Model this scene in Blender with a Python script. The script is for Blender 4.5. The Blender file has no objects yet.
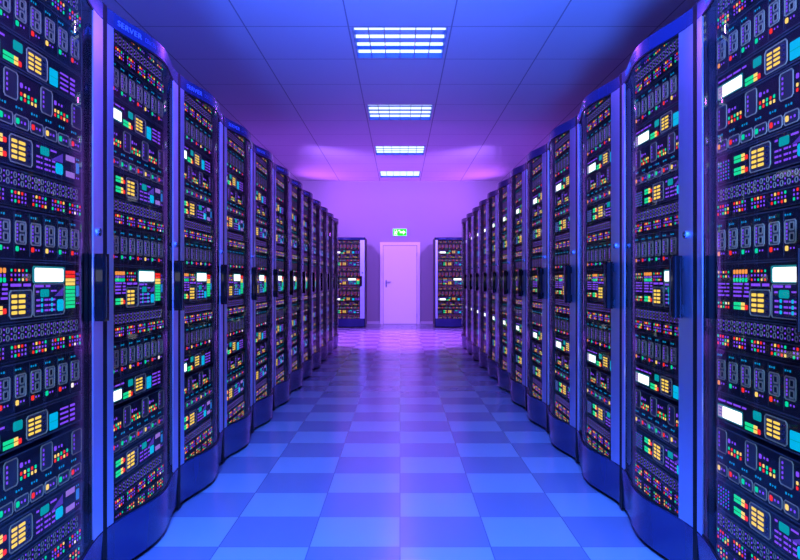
import bpy, math, random
random.seed(7)
S = bpy.context.scene
COL = S.collection
PI = math.pi

# ------------------------------------------------------------------ measures
CAM_H = 1.13
F_PX = 700.0
AISLE = 1.08            # camera axis to the rack posts
GAP0, PITCH, NR = 2.563, 0.862, 12
WALL_Y = 17.98
CEIL = 3.673
ROOM_X, BACK_Y = 3.4, -3.0
TILE_C = 1.036

# ------------------------------------------------------------------ materials
def new_mat(name):
    m = bpy.data.materials.new(name); m.use_nodes = True
    nt = m.node_tree; nt.nodes.clear()
    out = nt.nodes.new('ShaderNodeOutputMaterial')
    return m, nt, out

def pbsdf(nt, col=(.5, .5, .5), rough=.5, metal=0., **kw):
    b = nt.nodes.new('ShaderNodeBsdfPrincipled')
    b.inputs['Base Color'].default_value = (*col, 1)
    b.inputs['Roughness'].default_value = rough
    b.inputs['Metallic'].default_value = metal
    for k, v in kw.items(): b.inputs[k].default_value = v
    return b

def math_node(nt, op, a, b=None, c=None):
    n = nt.nodes.new('ShaderNodeMath'); n.operation = op
    for i, v in enumerate((a, b, c)):
        if v is None: continue
        if isinstance(v, (int, float)): n.inputs[i].default_value = v
        else: nt.links.new(v, n.inputs[i])
    return n.outputs[0]

def mat_plain(name, col, rough=.5, metal=0., noise=0., nscale=(6, 6, 6), **kw):
    m, nt, out = new_mat(name)
    b = pbsdf(nt, col, rough, metal, **kw)
    if noise:
        tc = nt.nodes.new('ShaderNodeTexCoord'); mp = nt.nodes.new('ShaderNodeMapping')
        mp.inputs['Scale'].default_value = nscale
        nt.links.new(tc.outputs['Object'], mp.inputs['Vector'])
        n = nt.nodes.new('ShaderNodeTexNoise'); n.inputs['Scale'].default_value = 1.0; n.inputs['Detail'].default_value = 3
        nt.links.new(mp.outputs[0], n.inputs['Vector'])
        r = math_node(nt, 'MULTIPLY_ADD', n.outputs['Fac'], noise, rough - noise * .5)
        nt.links.new(r, b.inputs['Roughness'])
    nt.links.new(b.outputs[0], out.inputs[0])
    return m

def mat_emit(name, col, strength, glass=True):
    m, nt, out = new_mat(name)
    b = pbsdf(nt, tuple(c * .03 for c in col), .6, **{'Specular IOR Level': .08})
    b.inputs['Emission Color'].default_value = (*col, 1)
    b.inputs['Emission Strength'].default_value = strength
    nt.links.new(b.outputs[0], out.inputs[0])
    m.cycles.emission_sampling = 'NONE'
    return m

M = {}
M['chassis'] = mat_plain('black_chassis', (.006, .006, .007), .45, **{'Specular IOR Level': .15})
M['rim'] = mat_plain('dark_grey_rim', (.05, .04, .03), .5, **{'Specular IOR Level': .3})
M['bezel'] = mat_plain('grey_bezel', (.42, .25, .09), .45, **{'Specular IOR Level': .3})
M['inner'] = mat_plain('dark_inset', (.02, .02, .035), .25)
M['smoke'] = mat_plain('smoked_panel', (.03, .024, .018), .3)
M['black'] = mat_plain('black_rubber', (.004, .004, .005), .5, **{'Specular IOR Level': .12})
M['gloss_black'] = mat_plain('gloss_black_plastic', (.004, .004, .006), .08, **{'Specular IOR Level': .35})
M['side'] = mat_plain('black_side_panel', (.012, .012, .02), .5)
M['post'] = mat_plain('brushed_steel', (.62, .74, 1.0), .38, 1.0, noise=.12, nscale=(60, 60, 1.5))
M['enamel'] = mat_plain('blue_enamel', (.018, .026, .12), .24, .25)
M['lock'] = mat_plain('lock_chrome', (.5, .5, .6), .2, 1.0)
M['lettering'] = mat_plain('light_lettering', (.12, .17, .5), .4)
M['letter_dim'] = mat_plain('dim_lettering', (.06, .09, .32), .4)
E = lambda n, c, s=1.0: M.setdefault(n, mat_emit(n, c, s))
E('led_red', (1, .03, .02), 1.1); E('led_green', (.0, .85, .38), 1.0); E('led_yellow', (1, .70, .14), 1.25)
E('led_orange', (1, .36, .06), 1.1); E('led_cyan', (.0, .42, .8), .8); E('led_purple', (.22, .07, .9), 1.2)
E('led_white', (1, .95, .85), 1.3); E('scr_white', (.93, .98, 1), 2.2); E('scr_label', (.42, .36, .62), 1.0)
E('scr_teal', (.0, .42, .46), .9); E('scr_cyan', (.0, .55, .92), 1.0); E('scr_lilac', (.42, .24, .95), .8)
E('scr_blue', (.02, .25, .85), .9); E('scr_violet', (.10, .05, .6), .8); E('key_yellow', (1, .70, .10), 1.25)
E('bar_green', (.01, .9, .35), 1.0); E('scr_deep', (.01, .015, .10), .5); E('halo_teal', (.02, .34, .40), .8)
E('exit_green', (.02, .9, .02), 1.3); E('exit_white', (.9, 1, .9), 1.6)

# glass: clear sheet, mirror by Fresnel
GLASS_MAX = .42
def mat_glass():
    m, nt, out = new_mat('door_glass')
    t = nt.nodes.new('ShaderNodeBsdfTransparent'); t.inputs[0].default_value = (.95, .92, .92, 1)
    g = nt.nodes.new('ShaderNodeBsdfGlossy'); g.inputs['Roughness'].default_value = .02
    lw = nt.nodes.new('ShaderNodeLayerWeight'); lw.inputs[0].default_value = .5
    ge = nt.nodes.new('ShaderNodeNewGeometry')
    fr = math_node(nt, 'MULTIPLY_ADD', math_node(nt, 'POWER', lw.outputs['Facing'], 4.5), GLASS_MAX, .04)
    fr = math_node(nt, 'MULTIPLY', fr, math_node(nt, 'SUBTRACT', 1.0, ge.outputs['Backfacing']))
    mx = nt.nodes.new('ShaderNodeMixShader')
    nt.links.new(fr, mx.inputs[0]); nt.links.new(t.outputs[0], mx.inputs[1]); nt.links.new(g.outputs[0], mx.inputs[2])
    nt.links.new(mx.outputs[0], out.inputs[0]); return m
M['glass'] = mat_glass()

def mat_floor():
    m, nt, out = new_mat('checker_floor_tiles')
    b = pbsdf(nt, (.4, .45, .6), .16, **{'Specular IOR Level': .65})
    tc = nt.nodes.new('ShaderNodeTexCoord'); sp = nt.nodes.new('ShaderNodeSeparateXYZ')
    nt.links.new(tc.outputs['Object'], sp.inputs[0])
    u = math_node(nt, 'DIVIDE', sp.outputs['X'], .384)
    v = math_node(nt, 'DIVIDE', math_node(nt, 'SUBTRACT', sp.outputs['Y'], 2.963), .3765)
    iu = math_node(nt, 'FLOOR', u); iv = math_node(nt, 'FLOOR', v)
    par = math_node(nt, 'FLOORED_MODULO', math_node(nt, 'ADD', iu, iv), 2.0)
    mx = nt.nodes.new('ShaderNodeMix'); mx.data_type = 'RGBA'
    mx.inputs[6].default_value = (*FLOOR_DARK, 1); mx.inputs[7].default_value = (*FLOOR_LIGHT, 1)
    nt.links.new(par, mx.inputs[0])
    # joints
    fu = math_node(nt, 'PINGPONG', u, .5); fv = math_node(nt, 'PINGPONG', v, .5)
    j = math_node(nt, 'LESS_THAN', math_node(nt, 'MINIMUM', fu, fv), .006)
    mj = nt.nodes.new('ShaderNodeMix'); mj.data_type = 'RGBA'
    mj.inputs[7].default_value = (.10, .10, .16, 1)
    nt.links.new(j, mj.inputs[0]); nt.links.new(mx.outputs[2], mj.inputs[6]); nt.links.new(mj.outputs[2], b.inputs['Base Color'])
    nz = nt.nodes.new('ShaderNodeTexNoise'); nz.inputs['Scale'].default_value = 9; nz.inputs['Detail'].default_value = 4
    nt.links.new(tc.outputs['Object'], nz.inputs['Vector'])
    nt.links.new(math_node(nt, 'MULTIPLY_ADD', nz.outputs['Fac'], .06, .19), b.inputs['Roughness'])
    nt.links.new(b.outputs[0], out.inputs[0]); return m

def mat_ceiling():
    m, nt, out = new_mat('ceiling_tiles')
    b = pbsdf(nt, (.72, .72, .76), .6)
    tc = nt.nodes.new('ShaderNodeTexCoord'); sp = nt.nodes.new('ShaderNodeSeparateXYZ')
    nt.links.new(tc.outputs['Object'], sp.inputs[0])
    u = math_node(nt, 'DIVIDE', math_node(nt, 'ADD', sp.outputs['X'], TILE_C / 2), TILE_C)
    v = math_node(nt, 'DIVIDE', math_node(nt, 'SUBTRACT', sp.outputs['Y'], 7.02), 1.0383)
    fu = math_node(nt, 'PINGPONG', u, .5); fv = math_node(nt, 'PINGPONG', v, .5)
    j = math_node(nt, 'MAXIMUM', math_node(nt, 'LESS_THAN', fu, .007), math_node(nt, 'LESS_THAN', fv, .007))
    mj = nt.nodes.new('ShaderNodeMix'); mj.data_type = 'RGBA'
    mj.inputs[6].default_value = (.72, .72, .76, 1); mj.inputs[7].default_value = (.32, .32, .36, 1)
    nt.links.new(j, mj.inputs[0]); nt.links.new(mj.outputs[2], b.inputs['Base Color'])
    nt.links.new(b.outputs[0], out.inputs[0]); return m

FLOOR_DARK, FLOOR_LIGHT = (.165, .165, .26), (.25, .29, .37)
M['floor'] = mat_floor(); M['ceiling'] = mat_ceiling()
M['wall'] = mat_plain('painted_wall', (.37, .345, .40), .6, noise=.08)
M['door'] = mat_plain('white_door_paint', (.88, .88, .92), .6, noise=.06)
M['door_frame'] = mat_plain('door_frame_paint', (.90, .89, .93), .4, noise=.06)
M['base_paint'] = mat_plain('baseboard_paint', (.70, .68, .74), .4, noise=.06)
M['steel'] = mat_plain('handle_steel', (.35, .33, .42), .3, .9)
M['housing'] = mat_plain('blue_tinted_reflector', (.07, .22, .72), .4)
M['louvre'] = mat_plain('louvre_metal', (.22, .26, .45), .4, .3)
M['tube'] = mat_emit('lamp_tube', (.55, .72, 1), 1.9); M['tube'].cycles.emission_sampling = 'AUTO'
M['sign_case'] = mat_plain('sign_case_white', (.85, .87, .85), .4)

# ------------------------------------------------------------------ mesh builder
class MB:
    def __init__(s): s.v = []; s.f = []; s.mi = []; s.mats = []
    def m(s, name):
        if name not in s.mats: s.mats.append(name)
        return s.mats.index(name)
    def face(s, vs, mat):
        n = len(s.v); s.v += vs; s.f.append(tuple(range(n, n + len(vs)))); s.mi.append(s.m(mat))
    def box(s, x0, x1, y0, y1, z0, z1, mat, back=True):
        n = len(s.v); k = s.m(mat)
        s.v += [(x0, y0, z0), (x1, y0, z0), (x1, y1, z0), (x0, y1, z0), (x0, y0, z1), (x1, y0, z1), (x1, y1, z1), (x0, y1, z1)]
        q = [(0, 3, 2, 1), (4, 5, 6, 7), (0, 1, 5, 4), (1, 2, 6, 5), (3, 0, 4, 7)]
        if back: q.append((2, 3, 7, 6))
        for a in q: s.f.append(tuple(n + i for i in a)); s.mi.append(k)
    def bevbox(s, x0, x1, y0, y1, z0, z1, c, mat):
        """box whose vertical edges are chamfered by c"""
        pts = [(x0 + c, y0), (x1 - c, y0), (x1, y0 + c), (x1, y1 - c), (x1 - c, y1), (x0 + c, y1), (x0, y1 - c), (x0, y0 + c)]
        s.prism(pts, z0, z1, mat)
    def prism(s, pts, z0, z1, mat):
        n = len(s.v); N = len(pts); k = s.m(mat)
        s.v += [(x, y, z0) for x, y in pts] + [(x, y, z1) for x, y in pts]
        s.f.append(tuple(n + i for i in reversed(range(N)))); s.mi.append(k)
        s.f.append(tuple(n + N + i for i in range(N))); s.mi.append(k)
        for i in range(N):
            j = (i + 1) % N
            s.f.append((n + i, n + j, n + N + j, n + N + i)); s.mi.append(k)
    def plate(s, x0, x1, z0, z1, y0, y1, mat, c=0.0):
        """front-facing slab (front at y0) with chamfered corners"""
        if c <= 0: s.box(x0, x1, y0, y1, z0, z1, mat, back=False); return
        pts = rpts(x0, x1, z0, z1, c); n = len(s.v); N = len(pts); k = s.m(mat)
        s.v += [(x, y0, z) for x, z in pts] + [(x, y1, z) for x, z in pts]
        s.f.append(tuple(n + i for i in range(N))); s.mi.append(k)
        for i in range(N):
            j = (i + 1) % N
            s.f.append((n + j, n + i, n + N + i, n + N + j)); s.mi.append(k)
    def ring(s, x0, x1, z0, z1, w, y0, y1, mat, c=.003):
        """raised frame of width w"""
        o = rpts(x0, x1, z0, z1, c); i_ = rpts(x0 + w, x1 - w, z0 + w, z1 - w, max(c - w * .6, .0006))
        n = len(s.v); N = len(o); k = s.m(mat)
        for P, y in ((o, y0), (i_, y0), (o, y1), (i_, y1)): s.v += [(x, y, z) for x, z in P]
        for a in range(N):
            b = (a + 1) % N
            for q in ((a, b, N + b, N + a), (b, a, 2 * N + a, 2 * N + b), (N + a, N + b, 3 * N + b, 3 * N + a)):
                s.f.append(tuple(n + t for t in q)); s.mi.append(k)
    def cyl(s, cx, cy, cz, r, h, axis, mat, N=20):
        """cylinder centred at c along axis"""
        n = len(s.v); k = s.m(mat)
        for d in (-h / 2, h / 2):
            for i in range(N):
                a = 2 * PI * i / N; p, q = r * math.cos(a), r * math.sin(a)
                s.v.append({'x': (cx + d, cy + p, cz + q), 'y': (cx + p, cy + d, cz + q), 'z': (cx + p, cy + q, cz + d)}[axis])
        s.f.append(tuple(n + i for i in range(N))); s.mi.append(k)
        s.f.append(tuple(n + N + i for i in reversed(range(N)))); s.mi.append(k)
        for i in range(N):
            j = (i + 1) % N
            s.f.append((n + i, n + N + i, n + N + j, n + j)); s.mi.append(k)
    def add(s, o, dx=0, dy=0, dz=0):
        n = len(s.v); s.v += [(x + dx, y + dy, z + dz) for x, y, z in o.v]
        s.f += [tuple(n + i for i in f) for f in o.f]; s.mi += [s.m(o.mats[i]) for i in o.mi]
        return s
    def mesh(s, name, smooth=None):
        me = bpy.data.meshes.new(name); me.from_pydata(s.v, [], s.f)
        for m in s.mats: me.materials.append(M[m])
        me.polygons.foreach_set('material_index', s.mi)
        me.update()
        import bmesh
        bm = bmesh.new(); bm.from_mesh(me); bmesh.ops.recalc_face_normals(bm, faces=bm.faces); bm.to_mesh(me); bm.free()
        if smooth:
            for p in me.polygons: p.use_smooth = True
            me.set_sharp_from_angle(angle=math.radians(smooth))
        return me
    def obj(s, name, parent=None, loc=(0, 0, 0), smooth=None):
        return link(name, s.mesh(name, smooth), parent, loc)

def rpts(x0, x1, z0, z1, c):
    return [(x0 + c, z0), (x1 - c, z0), (x1, z0 + c), (x1, z1 - c), (x1 - c, z1), (x0 + c, z1), (x0, z1 - c), (x0, z0 + c)]

def link(name, me, parent=None, loc=(0, 0, 0)):
    o = bpy.data.objects.new(name, me); COL.objects.link(o)
    o.location = loc
    if parent: o.parent = parent
    return o

def tag(o, label, cat, group=None):
    o['label'] = label; o['category'] = cat
    if group: o['group'] = group
    return o

def struct(o): o['kind'] = 'structure'; return o

# ------------------------------------------------------------------ setting
b = MB(); b.box(-ROOM_X, ROOM_X, BACK_Y, WALL_Y, -.1, 0, 'floor'); struct(b.obj('floor'))
LY = [7.02 + 3.115 * k for k in range(-2, 4)]
b = MB(); HX = .486
b.box(-ROOM_X, -HX, BACK_Y, WALL_Y, CEIL, CEIL + .03, 'ceiling'); b.box(HX, ROOM_X, BACK_Y, WALL_Y, CEIL, CEIL + .03, 'ceiling')
ys = [BACK_Y]
for y in LY: ys += [y + .03, y + 1.0]
ys.append(WALL_Y)
for i in range(0, len(ys), 2): b.box(-HX, HX, ys[i], ys[i + 1], CEIL, CEIL + .03, 'ceiling')
struct(b.obj('ceiling'))
b = MB(); b.box(-ROOM_X, ROOM_X, WALL_Y, WALL_Y + .12, -.1, CEIL + .3, 'wall'); struct(b.obj('wall_back'))
b = MB(); b.box(-ROOM_X, ROOM_X, BACK_Y - .12, BACK_Y, -.1, CEIL + .3, 'wall'); struct(b.obj('wall_front'))
b = MB(); b.box(-ROOM_X - .12, -ROOM_X, BACK_Y - .12, WALL_Y + .12, -.1, CEIL + .3, 'wall'); struct(b.obj('wall_left'))
b = MB(); b.box(ROOM_X, ROOM_X + .12, BACK_Y - .12, WALL_Y + .12, -.1, CEIL + .3, 'wall'); struct(b.obj('wall_right'))
b = MB(); b.box(-ROOM_X, -.52, WALL_Y - .014, WALL_Y, 0, .07, 'base_paint'); b.box(.52, ROOM_X, WALL_Y - .014, WALL_Y, 0, .07, 'base_paint'); struct(b.obj('baseboard_back'))

# door
b = MB(); b.box(-.428, .428, WALL_Y - .030, WALL_Y, .008, 2.012, 'door')
d = struct(b.obj('door_1')); d['label'] = 'white flush door in the end wall under the exit sign'; d['category'] = 'door'
b = MB()
for x0, x1, z0, z1 in ((-.517, -.437, 0, 2.10), (.437, .517, 0, 2.10), (-.437, .437, 2.02, 2.10)):
    b.box(x0, x1, WALL_Y - .045, WALL_Y, z0, z1, 'door_frame')
    b.box(x0 if x0 < -.45 else x0, x1, WALL_Y - .052, WALL_Y - .045, z0, z1, 'door_frame') if False else None
for x0, x1, z1 in ((-.437, -.428, 2.02), (.428, .437, 2.02)): b.box(x0, x1, WALL_Y - .022, WALL_Y, 0, z1, 'inner')
b.box(-.437, .437, WALL_Y - .022, WALL_Y, 2.012, 2.02, 'inner')
b.obj('door_frame', d)
b = MB(); yb = WALL_Y - .030
b.plate(-.372, -.336, .94, 1.13, yb - .008, yb, 'steel', .012)
b.cyl(-.354, yb - .03, 1.075, .011, .05, 'y', 'steel'); b.box(-.365, -.235, yb - .062, yb - .046, 1.066, 1.084, 'steel')
b.cyl(-.354, yb - .010, .985, .010, .008, 'y', 'black')
b.obj('door_handle', d, smooth=40)
for z in (.22, 1.78):
    b = MB(); b.cyl(.432, yb - .012, z, .010, .10, 'z', 'steel', 12); b.obj('hinge', d, smooth=40)

# exit sign
ex = bpy.data.objects.new('exit_sign', None); COL.objects.link(ex); ex.location = (-.005, WALL_Y, 2.352)
tag(ex, 'lit green exit sign with running figure and arrow above the white door', 'exit sign')
b = MB(); b.box(-.185, .185, -.05, 0, -.10, .10, 'sign_case'); b.obj('sign_case', ex)
b = MB(); b.plate(-.172, .172, -.088, .088, -.054, -.05, 'exit_green', .004); b.obj('sign_face', ex)
def strip(b, pts, w, y0, y1, mat):
    for (xa, za), (xb, zb) in zip(pts[:-1], pts[1:]):
        dx, dz = xb - xa, zb - za; L = math.hypot(dx, dz); nx, nz = -dz / L * w / 2, dx / L * w / 2
        P = [(xa + nx, za + nz), (xa - nx, za - nz), (xb - nx, zb - nz), (xb + nx, zb + nz)]
        n = len(b.v); k = b.m(mat)
        b.v += [(x, y0, z) for x, z in P] + [(x, y1, z) for x, z in P]
        b.f += [(n, n + 1, n + 2, n + 3)] + [(n + (i + 1) % 4, n + i, n + 4 + i, n + 4 + (i + 1) % 4) for i in range(4)]; b.mi += [k] * 5
b = MB()   # doorway, running figure, arrow
y0, y1 = -.057, -.054
for x0, x1, z0, z1 in ((-.140, -.132, -.07, .07), (-.078, -.070, -.07, .07), (-.140, -.070, .062, .07)): b.box(x0, x1, y0, y1, z0, z1, 'exit_white')
b.cyl(-.083, -.0555, .040, .013, .003, 'y', 'exit_white', 14)
for P in ([(-.092, .022), (-.108, -.014)], [(-.108, -.014), (-.086, -.034), (-.104, -.066)], [(-.108, -.014), (-.120, -.038), (-.150, -.04)], [(-.092, .020), (-.070, .004), (-.052, .014)], [(-.094, .020), (-.122, .012), (-.130, -.008)]):
    strip(b, P, .015, y0 - .0005, y1, 'exit_white')
b.box(-.035, .010, y0, y1, .030, .060, 'exit_white'); b.box(.0, .09, y0, y1, -.020, .020, 'exit_white')
n = len(b.v); k = b.m('exit_white'); P = [(.085, .055), (.085, -.055), (.150, 0)]
b.v += [(x, y0, z) for x, z in P] + [(x, y1, z) for x, z in P]; b.f += [(n, n + 1, n + 2), (n, n + 3, n + 4, n + 1), (n + 1, n + 4, n + 5, n + 2), (n + 2, n + 5, n + 3, n)]; b.mi += [k] * 4
b.box(-.15, -.05, y0, y1, -.082, -.074, 'exit_white')
b.obj('pictogram', ex)

# ceiling lights
def louvre_light(y):
    r = bpy.data.objects.new('ceiling_light', None); COL.objects.link(r); r.location = (0, y + .515, CEIL)
    L, W, H, t = .485, .484, .110, .006     # half depth, half width
    b = MB()
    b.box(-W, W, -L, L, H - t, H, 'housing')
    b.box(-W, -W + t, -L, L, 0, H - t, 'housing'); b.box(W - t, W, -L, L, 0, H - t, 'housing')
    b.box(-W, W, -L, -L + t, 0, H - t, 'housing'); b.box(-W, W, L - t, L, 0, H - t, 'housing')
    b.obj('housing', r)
    for k in range(4):
        yk = -.335 + .243 * k
        b = MB(); b.cyl(0, yk, .048, .017, 2 * W - .03, 'x', 'tube', 16); b.obj('light_tube', r, smooth=40)
    for k in range(1, 6):
        x = -W + 2 * W * k / 6
        b = MB(); b.box(x - .004, x + .004, -L + t, L - t, .001, .028, 'louvre'); b.obj('louvre_fin', r)
    return r
LN = ['second ceiling light panel behind the camera', 'ceiling light panel almost over the camera',
      'nearest and largest louvred ceiling light panel in the photo', 'second louvred ceiling light panel from the camera, middle of the ceiling',
      'third louvred ceiling light panel from the camera, above the aisle end', 'farthest louvred ceiling light panel, right before the end wall']
for y, l in zip(LY, LN): tag(louvre_light(y), l, 'ceiling light', 'ceiling light panels along the aisle')

# ------------------------------------------------------------------ server units (front at y = UY, local z = height)
UY, UX, UW = .045, -.352, .693
KZ = 1.0108
def X(s): return UX + s
YB = UY            # chassis face
class Unit:
    """chassis plus sub-parts, laid out in (s, h): s along the face, h below the unit top"""
    def __init__(s, height):
        s.h = height; s.body = MB(); s.parts = []
        s.body.box(X(0), X(UW), UY, UY + .5, -height * KZ, 0, 'chassis')
        s.frame(s.body, 0, UW, 0, height)
    def frame(s, mb, s0, s1, h0, h1): mb.ring(X(s0), X(s1), -h1 * KZ, -h0 * KZ, .0035, UY - .003, UY, 'rim', .008)
    def part(s, name): mb = MB(); s.parts.append((name, mb)); return mb
def rect(mb, s0, s1, h0, h1, mat, pr=.003, c=0):
    pr *= .3
    mb.plate(X(s0), X(s1), -h1 * KZ, -h0 * KZ, UY - pr, UY, mat, c)
def dot(mb, s, h, mat, r=.0045, pr=.004):
    pr *= .3
    r *= .86 if mat in ('led_purple', 'led_cyan') else 1.0
    mb.plate(X(s) - r, X(s) + r, -h * KZ - r, -h * KZ + r, UY - pr, UY, mat, r * .4)
def ringp(mb, s0, s1, h0, h1, mat='bezel', w=.003, pr=.0025, c=.006): mb.ring(X(s0), X(s1), -h1 * KZ, -h0 * KZ, w, UY - pr, UY, mat, c)
def dashes(mb, s0, s1, h, words, mat='led_purple', hh=.004):
    x = s0; tot = sum(words) + .7 * (len(words) - 1); sc = (s1 - s0) / tot
    for w in words:
        rect(mb, x, x + w * sc, h - hh / 2, h + hh / 2, mat, .0035); x += (w + .7) * sc
def keypad(mb, s0, s1, h0, h1):
    rect(mb, s0 + .002, s1 - .002, h0 + .002, h1 - .002, 'smoke', .002, .006); ringp(mb, s0, s1, h0, h1, w=.0035, c=.009)
    w = s1 - s0; hh = (h1 - h0 - .02) / 4
    for r in range(4):
        for c, (a, b_) in enumerate(((.10, .33), (.40, .68))):
            rect(mb, s0 + a * w, s0 + b_ * w, h0 + .010 + r * hh + .003, h0 + .010 + (r + 1) * hh - .003, 'key_yellow', .005, .002)
        rect(mb, s0 + .76 * w, s0 + .9 * w, h0 + .010 + r * hh + .004, h0 + .010 + (r + 1) * hh - .004, 'inner', .004, .002)
def meter(mb, s0, sg, sy, sr, h0, h1):
    hm = (h0 + h1) / 2
    for a, b_ in ((h0, hm - .0015), (hm + .0015, h1)):
        rect(mb, s0, sg, a, b_, 'bar_green', .004); rect(mb, sg + .001, sy, a, b_, 'led_yellow', .004)
    rect(mb, sy + .001, sr, h0 + (h1 - h0) * .3, h1 - .001, 'led_red', .004, .003)
C5 = {'r': 'led_red', 'g': 'led_green', 'y': 'led_yellow', 'p': 'led_purple', 'o': 'led_orange', 'w': 'led_white', 'c': 'led_cyan'}

def unit_strip(height, rows):
    u = Unit(height)
    for k in range(6):
        m = u.part('indicator_cluster')
        for i in range(4):
            for r in range(rows): dot(m, .012 + .119 * k + .021 * i, .011 + .014 * r, C5['rpgopygr'[(i * 3 + k + r * 2) % 8]], .0040)
    return u
def unit_port():
    u = Unit(.108)
    u.frame(u.body, 0, UW, .054, .108)
    m = u.part('port_row')
    for i in range(17):
        s = .0327 + .0388 * i
        for h in (.0155, .0375):
            ringp(m, s - .009, s + .009, h - .009, h + .009, w=.0032, c=.005, mat='bezel', pr=.0012); rect(m, s - .0055, s + .0055, h - .0055, h + .0055, 'inner', .001)
        for h in (.012, .0265, .041): dot(m, s - .0194, h, 'led_purple', .0032)
    pats = ['grrpp/pppgy/rpgyr', 'ryrgp/ppppp/ppyrp', 'gryrp/ppppp/pgrpp', 'pyrpg/ppppp/rgpry', 'prgry/ppppp/gprpg', 'grpgr/ppppp/rpwpg']
    for k in range(6):
        m = u.part('indicator_cluster')
        for r, row in enumerate(pats[k].split('/')):
            for i, c in enumerate(row): dot(m, .010 + .119 * k + .0185 * i, .066 + .0125 * r, C5[c], .0046 if c != 'p' else .0038)
    return u
def drive_module(led):
    mb = MB()
    rect(mb, .003, .061, .035, .102, 'smoke', .002, .004); ringp(mb, .002, .062, .034, .103, w=.0035, c=.006)
    for r in range(5): dot(mb, .0135, .046 + .0105 * r, 'led_purple', .004, .005)
    for h in (.053, .084):
        ringp(mb, .026, .053, h - .013, h + .013, w=.005, pr=.002, c=.004); rect(mb, .031, .048, h - .008, h + .008, 'black', .003)
    for i in range(3): dot(mb, .006 + .0125 * i, .0195, 'led_cyan', .0038 if i != 1 else .0026)
    dot(mb, .013, .116, led, .0075, .006); dot(mb, .033, .116, 'led_purple', .0034); dot(mb, .050, .116, 'led_purple', .0034)
    return mb
def unit_drives(leds):
    u = Unit(.148)
    for i, c in enumerate(leds):
        p = u.part('drive_module'); p.add(drive_module(C5[c]), dx=.003 + .0866 * i)
        if i: u.body.box(X(.0866 * i) - .001, X(.0866 * i) + .001, UY - .001, UY, -.14, -.008, 'rim')
    return u
def unit_white():
    u = Unit(.095)
    m = u.part('lit_marking'); dashes(m, .012, .21, .021, (3.2, 2.2, 3, 1.6), hh=.006)
    m = u.part('indicator_lights')
    for r, h in enumerate((.03, .046, .062, .078)):
        dashes(m, .537, .592, h, ((1,), (.6,), (.6,), (1,))[r], hh=.006); dashes(m, .607, .64, h, (1,), hh=.008)
    m = u.part('display_screen'); rect(m, .006, .188, .035, .083, 'halo_teal', .003, .004); rect(m, .010, .046, .040, .079, 'scr_label', .005); rect(m, .0465, .182, .040, .079, 'scr_white', .006, .003)
    for r in range(3): rect(m, .016, .040, .046 + .011 * r, .049 + .011 * r, 'scr_violet', .006)
    m = u.part('level_meter'); meter(m, .203, .258, .281, .300, .062, .086)
    m = u.part('status_screen'); rect(m, .255, .305, .016, .044, 'scr_teal', .004, .004)
    m = u.part('keypad'); keypad(m, .326, .453, .012, .087)
    m = u.part('status_screen'); rect(m, .466, .519, .033, .085, 'scr_cyan', .005, .003); rect(m, .468, .517, .058, .060, 'scr_teal', .006)
    return u
def unit_panel(leds):
    u = Unit(.175)
    for a in (.002, .205, .410, .617):
        m = u.part('cover_panel'); rect(m, a + .002, a + .072, .009, .087, 'smoke', .003, .006); ringp(m, a, a + .074, .007, .089, w=.0032, c=.008)
        for r in range(4): dot(m, a + .017, .024 + .0145 * r, 'led_purple', .0048, .006)
    for j, a in enumerate((.086, .293, .498)):
        m = u.part('indicator_cluster')
        dot(m, a + .006, .037, 'led_purple', .0085); dot(m, a + .03, .037, 'led_purple', .004); dot(m, a + .049, .037, 'led_purple', .005)
        for r, row in enumerate((('grgyy', 'rygrg', 'yygrg')[j], ('ryrgr', 'grgyy', 'rgryr')[j])):
            for i, c in enumerate(row): dot(m, a + .005 + .0205 * i, .062 + .0145 * r, C5[c], .0052)
    for i, c in enumerate(leds):
        a = .002 + .0866 * i
        m = u.part('switch_box')
        for k in range(3): dot(m, .012 + .0866 * i + .014 * k, .107, 'led_cyan', (.0042, .0028, .0042)[k])
        rect(m, a + .002, a + .076, .129, .163, 'smoke', .003, .005); ringp(m, a, a + .078, .127, .165, w=.003, c=.007)
        dot(m, a + .016, .146, C5[c], .0085, .007); dot(m, a + .037, .146, 'led_purple', .004, .006); dot(m, a + .056, .146, 'led_purple', .0048, .006)
    return u
def dash_grid(m, s0, hs):
    for h in hs:
        for a, b_ in ((0, .021), (.026, .036), (.05, .072), (.077, .087), (.098, .118)):
            rect(m, s0 + a, s0 + b_, h - .003, h + .003, 'led_purple', .005, .001)
def unit_keypad():
    u = Unit(.103)
    m = u.part('indicator_lights')
    for r in range(6):
        for i in range(5): dot(m, .014 + .0185 * i, .026 + .0115 * r, ('led_purple', 'led_cyan')[(i + r) % 2], .0036)
    m = u.part('level_meter'); meter(m, .128, .178, .200, .220, .020, .043)
    m = u.part('level_meter'); meter(m, .128, .178, .200, .220, .060, .083)
    m = u.part('keypad'); keypad(m, .233, .361, .010, .092)
    m = u.part('control_panel'); rect(m, .372, .643, .006, .097, 'scr_deep', .002, .006)
    rect(m, .385, .40, .016, .022, 'led_purple', .005); rect(m, .408, .462, .014, .040, 'scr_teal', .005, .004)
    dash_grid(m, .384, (.050, .067, .083)); rect(m, .505, .553, .050, .085, 'scr_cyan', .006, .006)
    n = len(m.v); k = m.m('scr_violet'); m.v += [(X(.475), UY - .0014, -.046), (X(.553), UY - .0014, -.046), (X(.553), UY - .0014, -.014)]; m.f.append((n, n + 1, n + 2)); m.mi.append(k)
    rect(m, .472, .51, .014, .020, 'led_purple', .005)
    rect(m, .575, .638, .012, .031, 'scr_lilac', .005); rect(m, .575, .638, .066, .085, 'scr_lilac', .005)
    m = u.part('status_bar'); rect(m, .650, .671, .028, .064, 'scr_blue', .005, .002); dot(m, .654, .016, 'led_cyan', .003); dot(m, .667, .016, 'led_cyan', .003); dot(m, .654, .080, 'led_purple', .003); dot(m, .667, .080, 'led_purple', .003)
    return u
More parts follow.
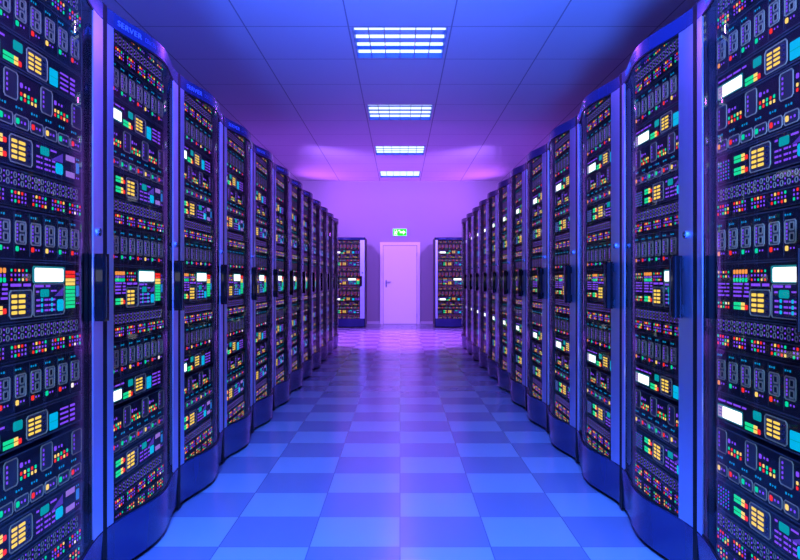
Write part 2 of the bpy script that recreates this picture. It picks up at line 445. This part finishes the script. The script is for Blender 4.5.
def unit_big():
    u = Unit(.178)
    m = u.part('indicator_lights')
    for r in range(2):
        for i in range(5):
            dot(m, .014 + .0185 * i, .028 + .015 * r, C5['ypyrg'[i] if r == 0 else 'grgyp'[i]], .004)
            dot(m, .014 + .0185 * i, .134 + .013 * r, C5['grgwy'[i] if r == 0 else 'rygrr'[i]], .0042)
    for i in range(5):
        dot(m, .130 + .020 * i, .028, 'led_orange', .0075); dot(m, .130 + .020 * i, .042, 'led_purple', .005); dot(m, .130 + .020 * i, .055, 'led_green', .007)
        for r in range(3): dot(m, .246 + .0205 * i, .027 + .0135 * r, C5['gryrg/ppppp/rpgyr'.split('/')[r][i]], .004)
    for r, h in enumerate((.068, .081, .0935, .107)):
        dashes(m, .010, .092, h, ((3, 1), (4, .8), (2, 2), (3, 1.5))[r], hh=.0055); dashes(m, .124, .226, h, ((3, 1.2), (2, 1), (2, 1), (2.5, 1.6))[r], hh=.0065)
    dashes(m, .242, .352, .070, (3, 2.2), hh=.0085)
    m = u.part('level_meter'); meter(m, .126, .176, .200, .220, .128, .152)
    m = u.part('keypad'); keypad(m, .233, .361, .084, .168)
    m = u.part('display_screen'); rect(m, .362, .568, .012, .064, 'halo_teal', .003, .006); rect(m, .374, .556, .018, .0605, 'scr_white', .006, .004)
    m = u.part('control_panel'); rect(m, .370, .562, .067, .166, 'scr_deep', .002, .006); ringp(m, .367, .564, .066, .168, w=.003, c=.007)
    dashes(m, .376, .47, .074, (3, 1.6), hh=.007); rect(m, .408, .462, .084, .108, 'scr_teal', .005, .004); rect(m, .383, .40, .088, .094, 'led_purple', .005); rect(m, .475, .51, .087, .092, 'led_purple', .005)
    dash_grid(m, .384, (.117, .134, .150))
    for h in (.117, .134, .150):
        for a in (.411, .474): rect(m, a, a + .013, h - .006, h + .005, 'scr_cyan', .0055, .003)
    rect(m, .515, .557, .118, .156, 'scr_cyan', .006, .006)
    n = len(m.v); k = m.m('scr_violet'); m.v += [(X(.495), UY - .0014, -.108), (X(.555), UY - .0014, -.108), (X(.555), UY - .0014, -.080)]; m.f.append((n, n + 1, n + 2)); m.mi.append(k)
    m = u.part('level_stack')
    for r in range(10): rect(m, .575, .640, .024 + .0128 * r, .024 + .0128 * r + .0105, ('led_red', 'led_red', 'led_yellow', 'led_yellow')[r] if r < 4 else 'bar_green', .005)
    m = u.part('status_bar'); rect(m, .650, .671, .074, .112, 'scr_blue', .005, .002)
    for h in (.03, .045, .06): rect(m, .652, .669, h, h + .009, 'scr_violet', .004)
    dot(m, .654, .135, 'led_purple', .003); dot(m, .667, .135, 'led_purple', .003)
    return u

T1, T3 = 'orggryg' + 'r', 'ogryrgr' + 'w'
U = {'L': unit_strip(.055, 3), 'S': unit_strip(.020, 1), 'P': unit_port(), 'T': unit_drives('orggrygr'), 'V': unit_drives('ogryrgrw'), 'W': unit_white(),
     'E': unit_panel('orggrygr'), 'G': unit_panel('yrggrygr'), 'K': unit_keypad(), 'J': unit_big()}
STACK = [('S', .997), ('P', .975), ('T', .862), ('W', .709), ('E', .609), ('K', .430), ('P', .320), ('T', .207), ('J', .055),
         ('P', -.128), ('V', -.241), ('W', -.394), ('G', -.507), ('K', -.692), ('P', -.805), ('L', -.919)]
MESH = {}
for k, u in U.items():
    MESH[k] = (u.body.mesh('server_unit'), [(n, p.mesh(n)) for n, p in u.parts])
    allm = MB().add(u.body)
    for n, p in u.parts: allm.add(p)
    MESH[k + '_joined'] = allm.mesh('server_unit')

# ------------------------------------------------------------------ rack
RW, RH, RD = .424, 2.140, 1.0
GL, GR, BOW = -.363, .308, .058
TE = .4125             # trim edge
def bow(x): return -BOW * math.cos(PI * x / .862) ** 2
def xs(a, b_, n): return [a + (b_ - a) * i / n for i in range(n + 1)]
def bowed(mb, x_list, front, back, z0, z1, mat, taper=0.):
    """solid whose front follows the bow; taper pulls the foot of it inwards"""
    N = len(x_list); n = len(mb.v); k = mb.m(mat)
    for z, t in ((z0, taper), (z1, 0.)):
        mb.v += [(x, front(x) + t, z) for x in x_list]
        mb.v += [(x, back(x), z) for x in x_list]
    A, B, C_, D_ = 0, N, 2 * N, 3 * N
    for i in range(N - 1):
        for q in ((A + i, A + i + 1, C_ + i + 1, C_ + i), (B + i + 1, B + i, D_ + i, D_ + i + 1), (A + i + 1, A + i, B + i, B + i + 1), (C_ + i, C_ + i + 1, D_ + i + 1, D_ + i)):
            mb.f.append(tuple(n + t for t in q)); mb.mi.append(k)
    for q in ((A, C_, D_, B), (A + N - 1, B + N - 1, D_ + N - 1, C_ + N - 1)): mb.f.append(tuple(n + t for t in q)); mb.mi.append(k)
XL = xs(-TE, TE, 36)

def make_parts():
    P = []   # (name, mesh, [(subname, mesh)...])
    b = MB()
    for sx in (-1, 1): b.box(min(sx * RW, sx * (RW - .018)), max(sx * RW, sx * (RW - .018)), .02, RD, .03, RH - .004, 'side')
    b.box(-RW + .018, RW - .018, RD - .02, RD, .03, RH - .004, 'side'); b.box(-RW + .018, RW - .018, .05, RD - .02, RH - .02, RH - .004, 'side'); b.box(-RW + .018, RW - .018, .05, RD - .02, .03, .05, 'side')
    for x in (-.372, .348): b.box(x, x + .014, UY + .01, UY + .06, .05, RH - .02, 'rim')
    for sx in (-1, 1): b.box(min(sx * TE, sx * .4305), max(sx * TE, sx * .4305), .0, .04, .012, RH, 'black')
    P.append(('cabinet_body', b.mesh('cabinet_body'), []))
    # header with lettering
    b = MB(); bowed(b, XL, bow, lambda x: bow(x) + .012, 2.078, RH - .005, 'enamel'); bowed(b, XL, lambda x: bow(x) + .004, lambda x: .05, RH - .005, RH, 'enamel')
    hd = b.mesh('header', 30)
    cu = bpy.data.curves.new('t', 'FONT'); cu.body = 'SERVER'; cu.size = .030; cu.extrude = .0006; cu.space_character = 1.1
    to = bpy.data.objects.new('t', cu); COL.objects.link(to)
    dg = bpy.context.evaluated_depsgraph_get(); tm = bpy.data.meshes.new_from_object(to.evaluated_get(dg))
    bpy.data.objects.remove(to); bpy.data.curves.remove(cu)
    w = max(v.co.x for v in tm.vertices); sc = .165 / w
    for v in tm.vertices:
        x = -.335 + v.co.x * sc; v.co = (x, bow(x) - .0006 - v.co.z, 2.098 + v.co.y * 1.0)
    tm.name = 'lettering'; tm.materials.clear(); tm.materials.append(M['lettering'])
    b2 = MB()
    for i, w_ in enumerate((.012, .009, .010, .008, .012, .009, .010)):
        x = -.145 + .016 * i; b2.v; n = len(b2.v)
        for z0, z1 in ((2.099, 2.101), (2.106, 2.108), (2.113, 2.115)):
            if (i + int(z0 * 1000)) % 3 == 0 and z0 > 2.1: continue
            n = len(b2.v); k = b2.m('letter_dim')
            b2.v += [(x, bow(x) - .0008, z0), (x + w_, bow(x + w_) - .0008, z0), (x + w_, bow(x + w_) - .0008, z1), (x, bow(x) - .0008, z1)]
            b2.f.append((n, n + 1, n + 2, n + 3)); b2.mi.append(k)
        n = len(b2.v); k = b2.m('letter_dim'); b2.v += [(x, bow(x) - .0008, 2.099), (x + .002, bow(x + .002) - .0008, 2.099), (x + .002, bow(x + .002) - .0008, 2.115), (x, bow(x) - .0008, 2.115)]
        b2.f.append((n, n + 1, n + 2, n + 3)); b2.mi.append(k)
    P.append(('header', hd, [('lettering', tm), ('lettering', b2.mesh('lettering'))]))
    # plinth
    b = MB(); bowed(b, XL, bow, lambda x: bow(x) + .016, .026, .211, 'enamel', .008); bowed(b, XL, lambda x: bow(x) + .003, lambda x: bow(x) + .012, .211, .216, 'enamel')
    bowed(b, XL, lambda x: bow(x) + .014, lambda x: .05, .026, .05, 'black')
    b.box(-RW + .03, RW - .03, .03, .05, .0, .03, 'black')
    P.append(('plinth', b.mesh('plinth', 30), []))
    # posts
    for nm, x0, x1 in (('door_post', -TE, GL), ('door_post', GR, TE)):
        b = MB(); bowed(b, xs(x0, x1, 4), bow, lambda x: bow(x) + .005, .218, 2.076, 'post')
        sub = []
        if x0 > 0:
            lx, lz = (x0 + x1) / 2 + .002, 1.300
            oy = bow(lx)
            l = MB(); l.cyl(lx, -.003, lz, .0145, .010, 'y', 'lock', 24); l.cyl(lx, -.009, lz, .0095, .004, 'y', 'gloss_black', 20); l.box(lx - .0018, lx + .0018, -.0125, -.010, lz - .006, lz + .006, 'lock')
            l = MB().add(l, 0, oy, 0); sub.append(('lock', l.mesh('lock', 40)))
            h = MB(); hx0, hx1, hz0, hz1 = x0 - .002, x0 + .046, .986, 1.222
            h.bevbox(hx0, hx1, -.046, -.010, hz0, hz1, .006, 'gloss_black')
            for z in (hz0 + .03, hz1 - .03): h.box(hx0 + .010, hx1 - .010, -.012, .001, z - .02, z + .02, 'gloss_black')
            h.box(hx0 + .016, hx0 + .020, -.0468, -.045, hz0 + .01, hz1 - .01, 'rim')
            h = MB().add(h, 0, oy, 0); sub.append(('handle', h.mesh('handle', 40)))
        P.append((nm, b.mesh(nm, 30), sub))
    # glazed door: black seal frame and bowed pane
    b = MB()
    for x0, x1 in ((-TE, GL), (GR, TE)): bowed(b, xs(x0, x1, 4), lambda x: bow(x) + .006, lambda x: .014, .218, 2.076, 'black')
    for x0, x1 in ((GL, GL + .012), (GR - .012, GR)): b.box(x0, x1, .004, .016, .218, 2.076, 'black')
    gx = xs(GL, GR, 28)
    for z0, z1 in ((.218, .2245), (2.070, 2.076)): bowed(b, gx, lambda x: bow(x) - .0005, lambda x: bow(x) + .010, z0, z1, 'black')
    g = MB(); bowed(g, gx, lambda x: bow(x) + .002, lambda x: bow(x) + .007, .2245, 2.070, 'glass')
    P.append(('door', b.mesh('door', 30), [('glass_pane', g.mesh('glass_pane', 30))]))
    for x, y in ((-.38, .06), (.38, .06), (-.38, .94), (.38, .94)):
        b = MB(); b.cyl(x, y, .016, .022, .032, 'z', 'black', 14); P.append(('foot', b.mesh('foot', 40), []))
    return P
PARTS = make_parts()

def place_rack(x, y, rz, label, group, detail):
    r = bpy.data.objects.new('server_rack', None); COL.objects.link(r)
    r.location = (x, y, 0); r.rotation_euler = (0, 0, rz)
    tag(r, label, 'server rack', group)
    for n, me, sub in PARTS:
        o = link(n, me, r)
        for sn, sm in sub: link(sn, sm, o)
    for k, h in STACK:
        z = CAM_H + h * KZ
        if detail:
            o = link('server_unit', MESH[k][0], r, (0, 0, z))
            for sn, sm in MESH[k][1]: link(sn, sm, o)
        else: link('server_unit', MESH[k + '_joined'], r, (0, 0, z))
    return r
ORD = ['nearest', 'second', 'third', 'fourth', 'fifth', 'sixth', 'seventh', 'eighth', 'ninth', 'tenth', 'eleventh', 'farthest']
for side, sx in (('left', -1), ('right', 1)):
    for n in range(NR):
        yc = GAP0 - PITCH / 2 + PITCH * n
        if n == 0: lab = f'nearest server rack of the {side} row, cut off by the {side} edge of the photo'
        elif n == NR - 1: lab = f'farthest server rack of the {side} row, at the end of the row'
        else: lab = f'{ORD[n]} server rack from the camera in the {side} row along the aisle'
        place_rack(sx * AISLE, yc, PI / 2 if sx < 0 else -PI / 2, lab, f'server racks of the {side} row', n < 6)
BX = .83 + RW
place_rack(-BX, 16.6, 0, 'server rack against the end wall to the left of the white door, facing the camera', 'server racks beside the door', False)
place_rack(BX, 16.6, 0, 'server rack against the end wall to the right of the white door, facing the camera', 'server racks beside the door', False)

# ------------------------------------------------------------------ lights
def area(name, loc, rot, size, energy, col, size_y=None, spread=None):
    l = bpy.data.lights.new(name, 'AREA'); l.energy = energy; l.color = col; l.size = size
    if size_y: l.shape = 'RECTANGLE'; l.size_y = size_y
    if spread: l.spread = spread
    o = bpy.data.objects.new(name, l); COL.objects.link(o); o.location = loc; o.rotation_euler = rot; return o
def aim(loc, to):
    from mathutils import Vector
    return (Vector(to) - Vector(loc)).to_track_quat('-Z', 'Y').to_euler()
BLUE, VIOLET, MAGENTA = (.035, .15, 1), (.36, .04, 1), (.37, .15, 1)
def spot(name, loc, to, energy, col, cone, blend, r):
    l = bpy.data.lights.new(name, 'SPOT'); l.energy = energy; l.color = col; l.spot_size = math.radians(cone); l.spot_blend = blend; l.shadow_soft_size = r
    o = bpy.data.objects.new(name, l); COL.objects.link(o); o.location = loc; o.rotation_euler = aim(loc, to); return o
spot('uplight', (-.2, -.9, .5), (.65, 2.5, 3.67), 9000, (.04, .14, 1), 76, 1, .2)
spot('uplight', (.75, -.9, .75), (-1.3, 2.6, 3.67), 3600, (.06, .10, 1), 80, 1, .25)  # added fill that lifts the left side of the ceiling, no fixture here
spot('floor_fill', (-.1, -1.4, 3.1), (0, 2.0, 0), 6600, (.045, .20, 1), 62, 1, .4)  # added blue fill for the near floor, belongs to no fixture
for y, e, t in zip(LY, (14, 16, 26, 12, 4, 4), (0, .3, .9, 1, 1, 1)):
    spot('panel_lamp', (0, y + .515, CEIL + .02), (0, y + .515001, 0), e * 4, tuple(a + (c - a) * t for a, c in zip(BLUE, VIOLET)), 165, .3, .05)
for sx in (-1, 1):
    spot('cross_aisle_lamp', (sx * 1.9, 12.6, 3.3), (-sx * .1, 17.98, 1.3), 1080, MAGENTA, 84, .7, .2)
    spot('aisle_end_fill', (sx * 2.3, 13.7, 3.45), (sx * .3, 13.5, 0), 2200, (.50, .10, 1), 76, .7, .15)  # unseen fill added to brighten the floor band past the row ends
    spot('ceiling_end_fill', (sx * 2.8, 17.2, 2.3), (0, 16.4, 3.7), 240, (.50, .10, 1), 110, .8, .1)  # added hidden fill for the ceiling strip next to the end wall
w = bpy.data.worlds.new('world'); S.world = w; w.use_nodes = True
w.node_tree.nodes['Background'].inputs[0].default_value = (.02, .01, .06, 1)

# ------------------------------------------------------------------ camera
cam = bpy.data.cameras.new('camera'); co = bpy.data.objects.new('camera', cam); COL.objects.link(co)
co.location = (0, 0, CAM_H); co.rotation_euler = (PI / 2, 0, 0)
cam.sensor_width = 36; cam.lens = 36 * F_PX / 800; cam.clip_start = .05
S.camera = co
S.view_settings.view_transform = 'Standard'; S.view_settings.look = 'None'
S.view_settings.exposure = 0; S.view_settings.gamma = 1; S.view_settings.use_curve_mapping = False
S.cycles.use_denoising = True
S.cycles.transparent_max_bounces = 16
S.cycles.sample_clamp_indirect = 6
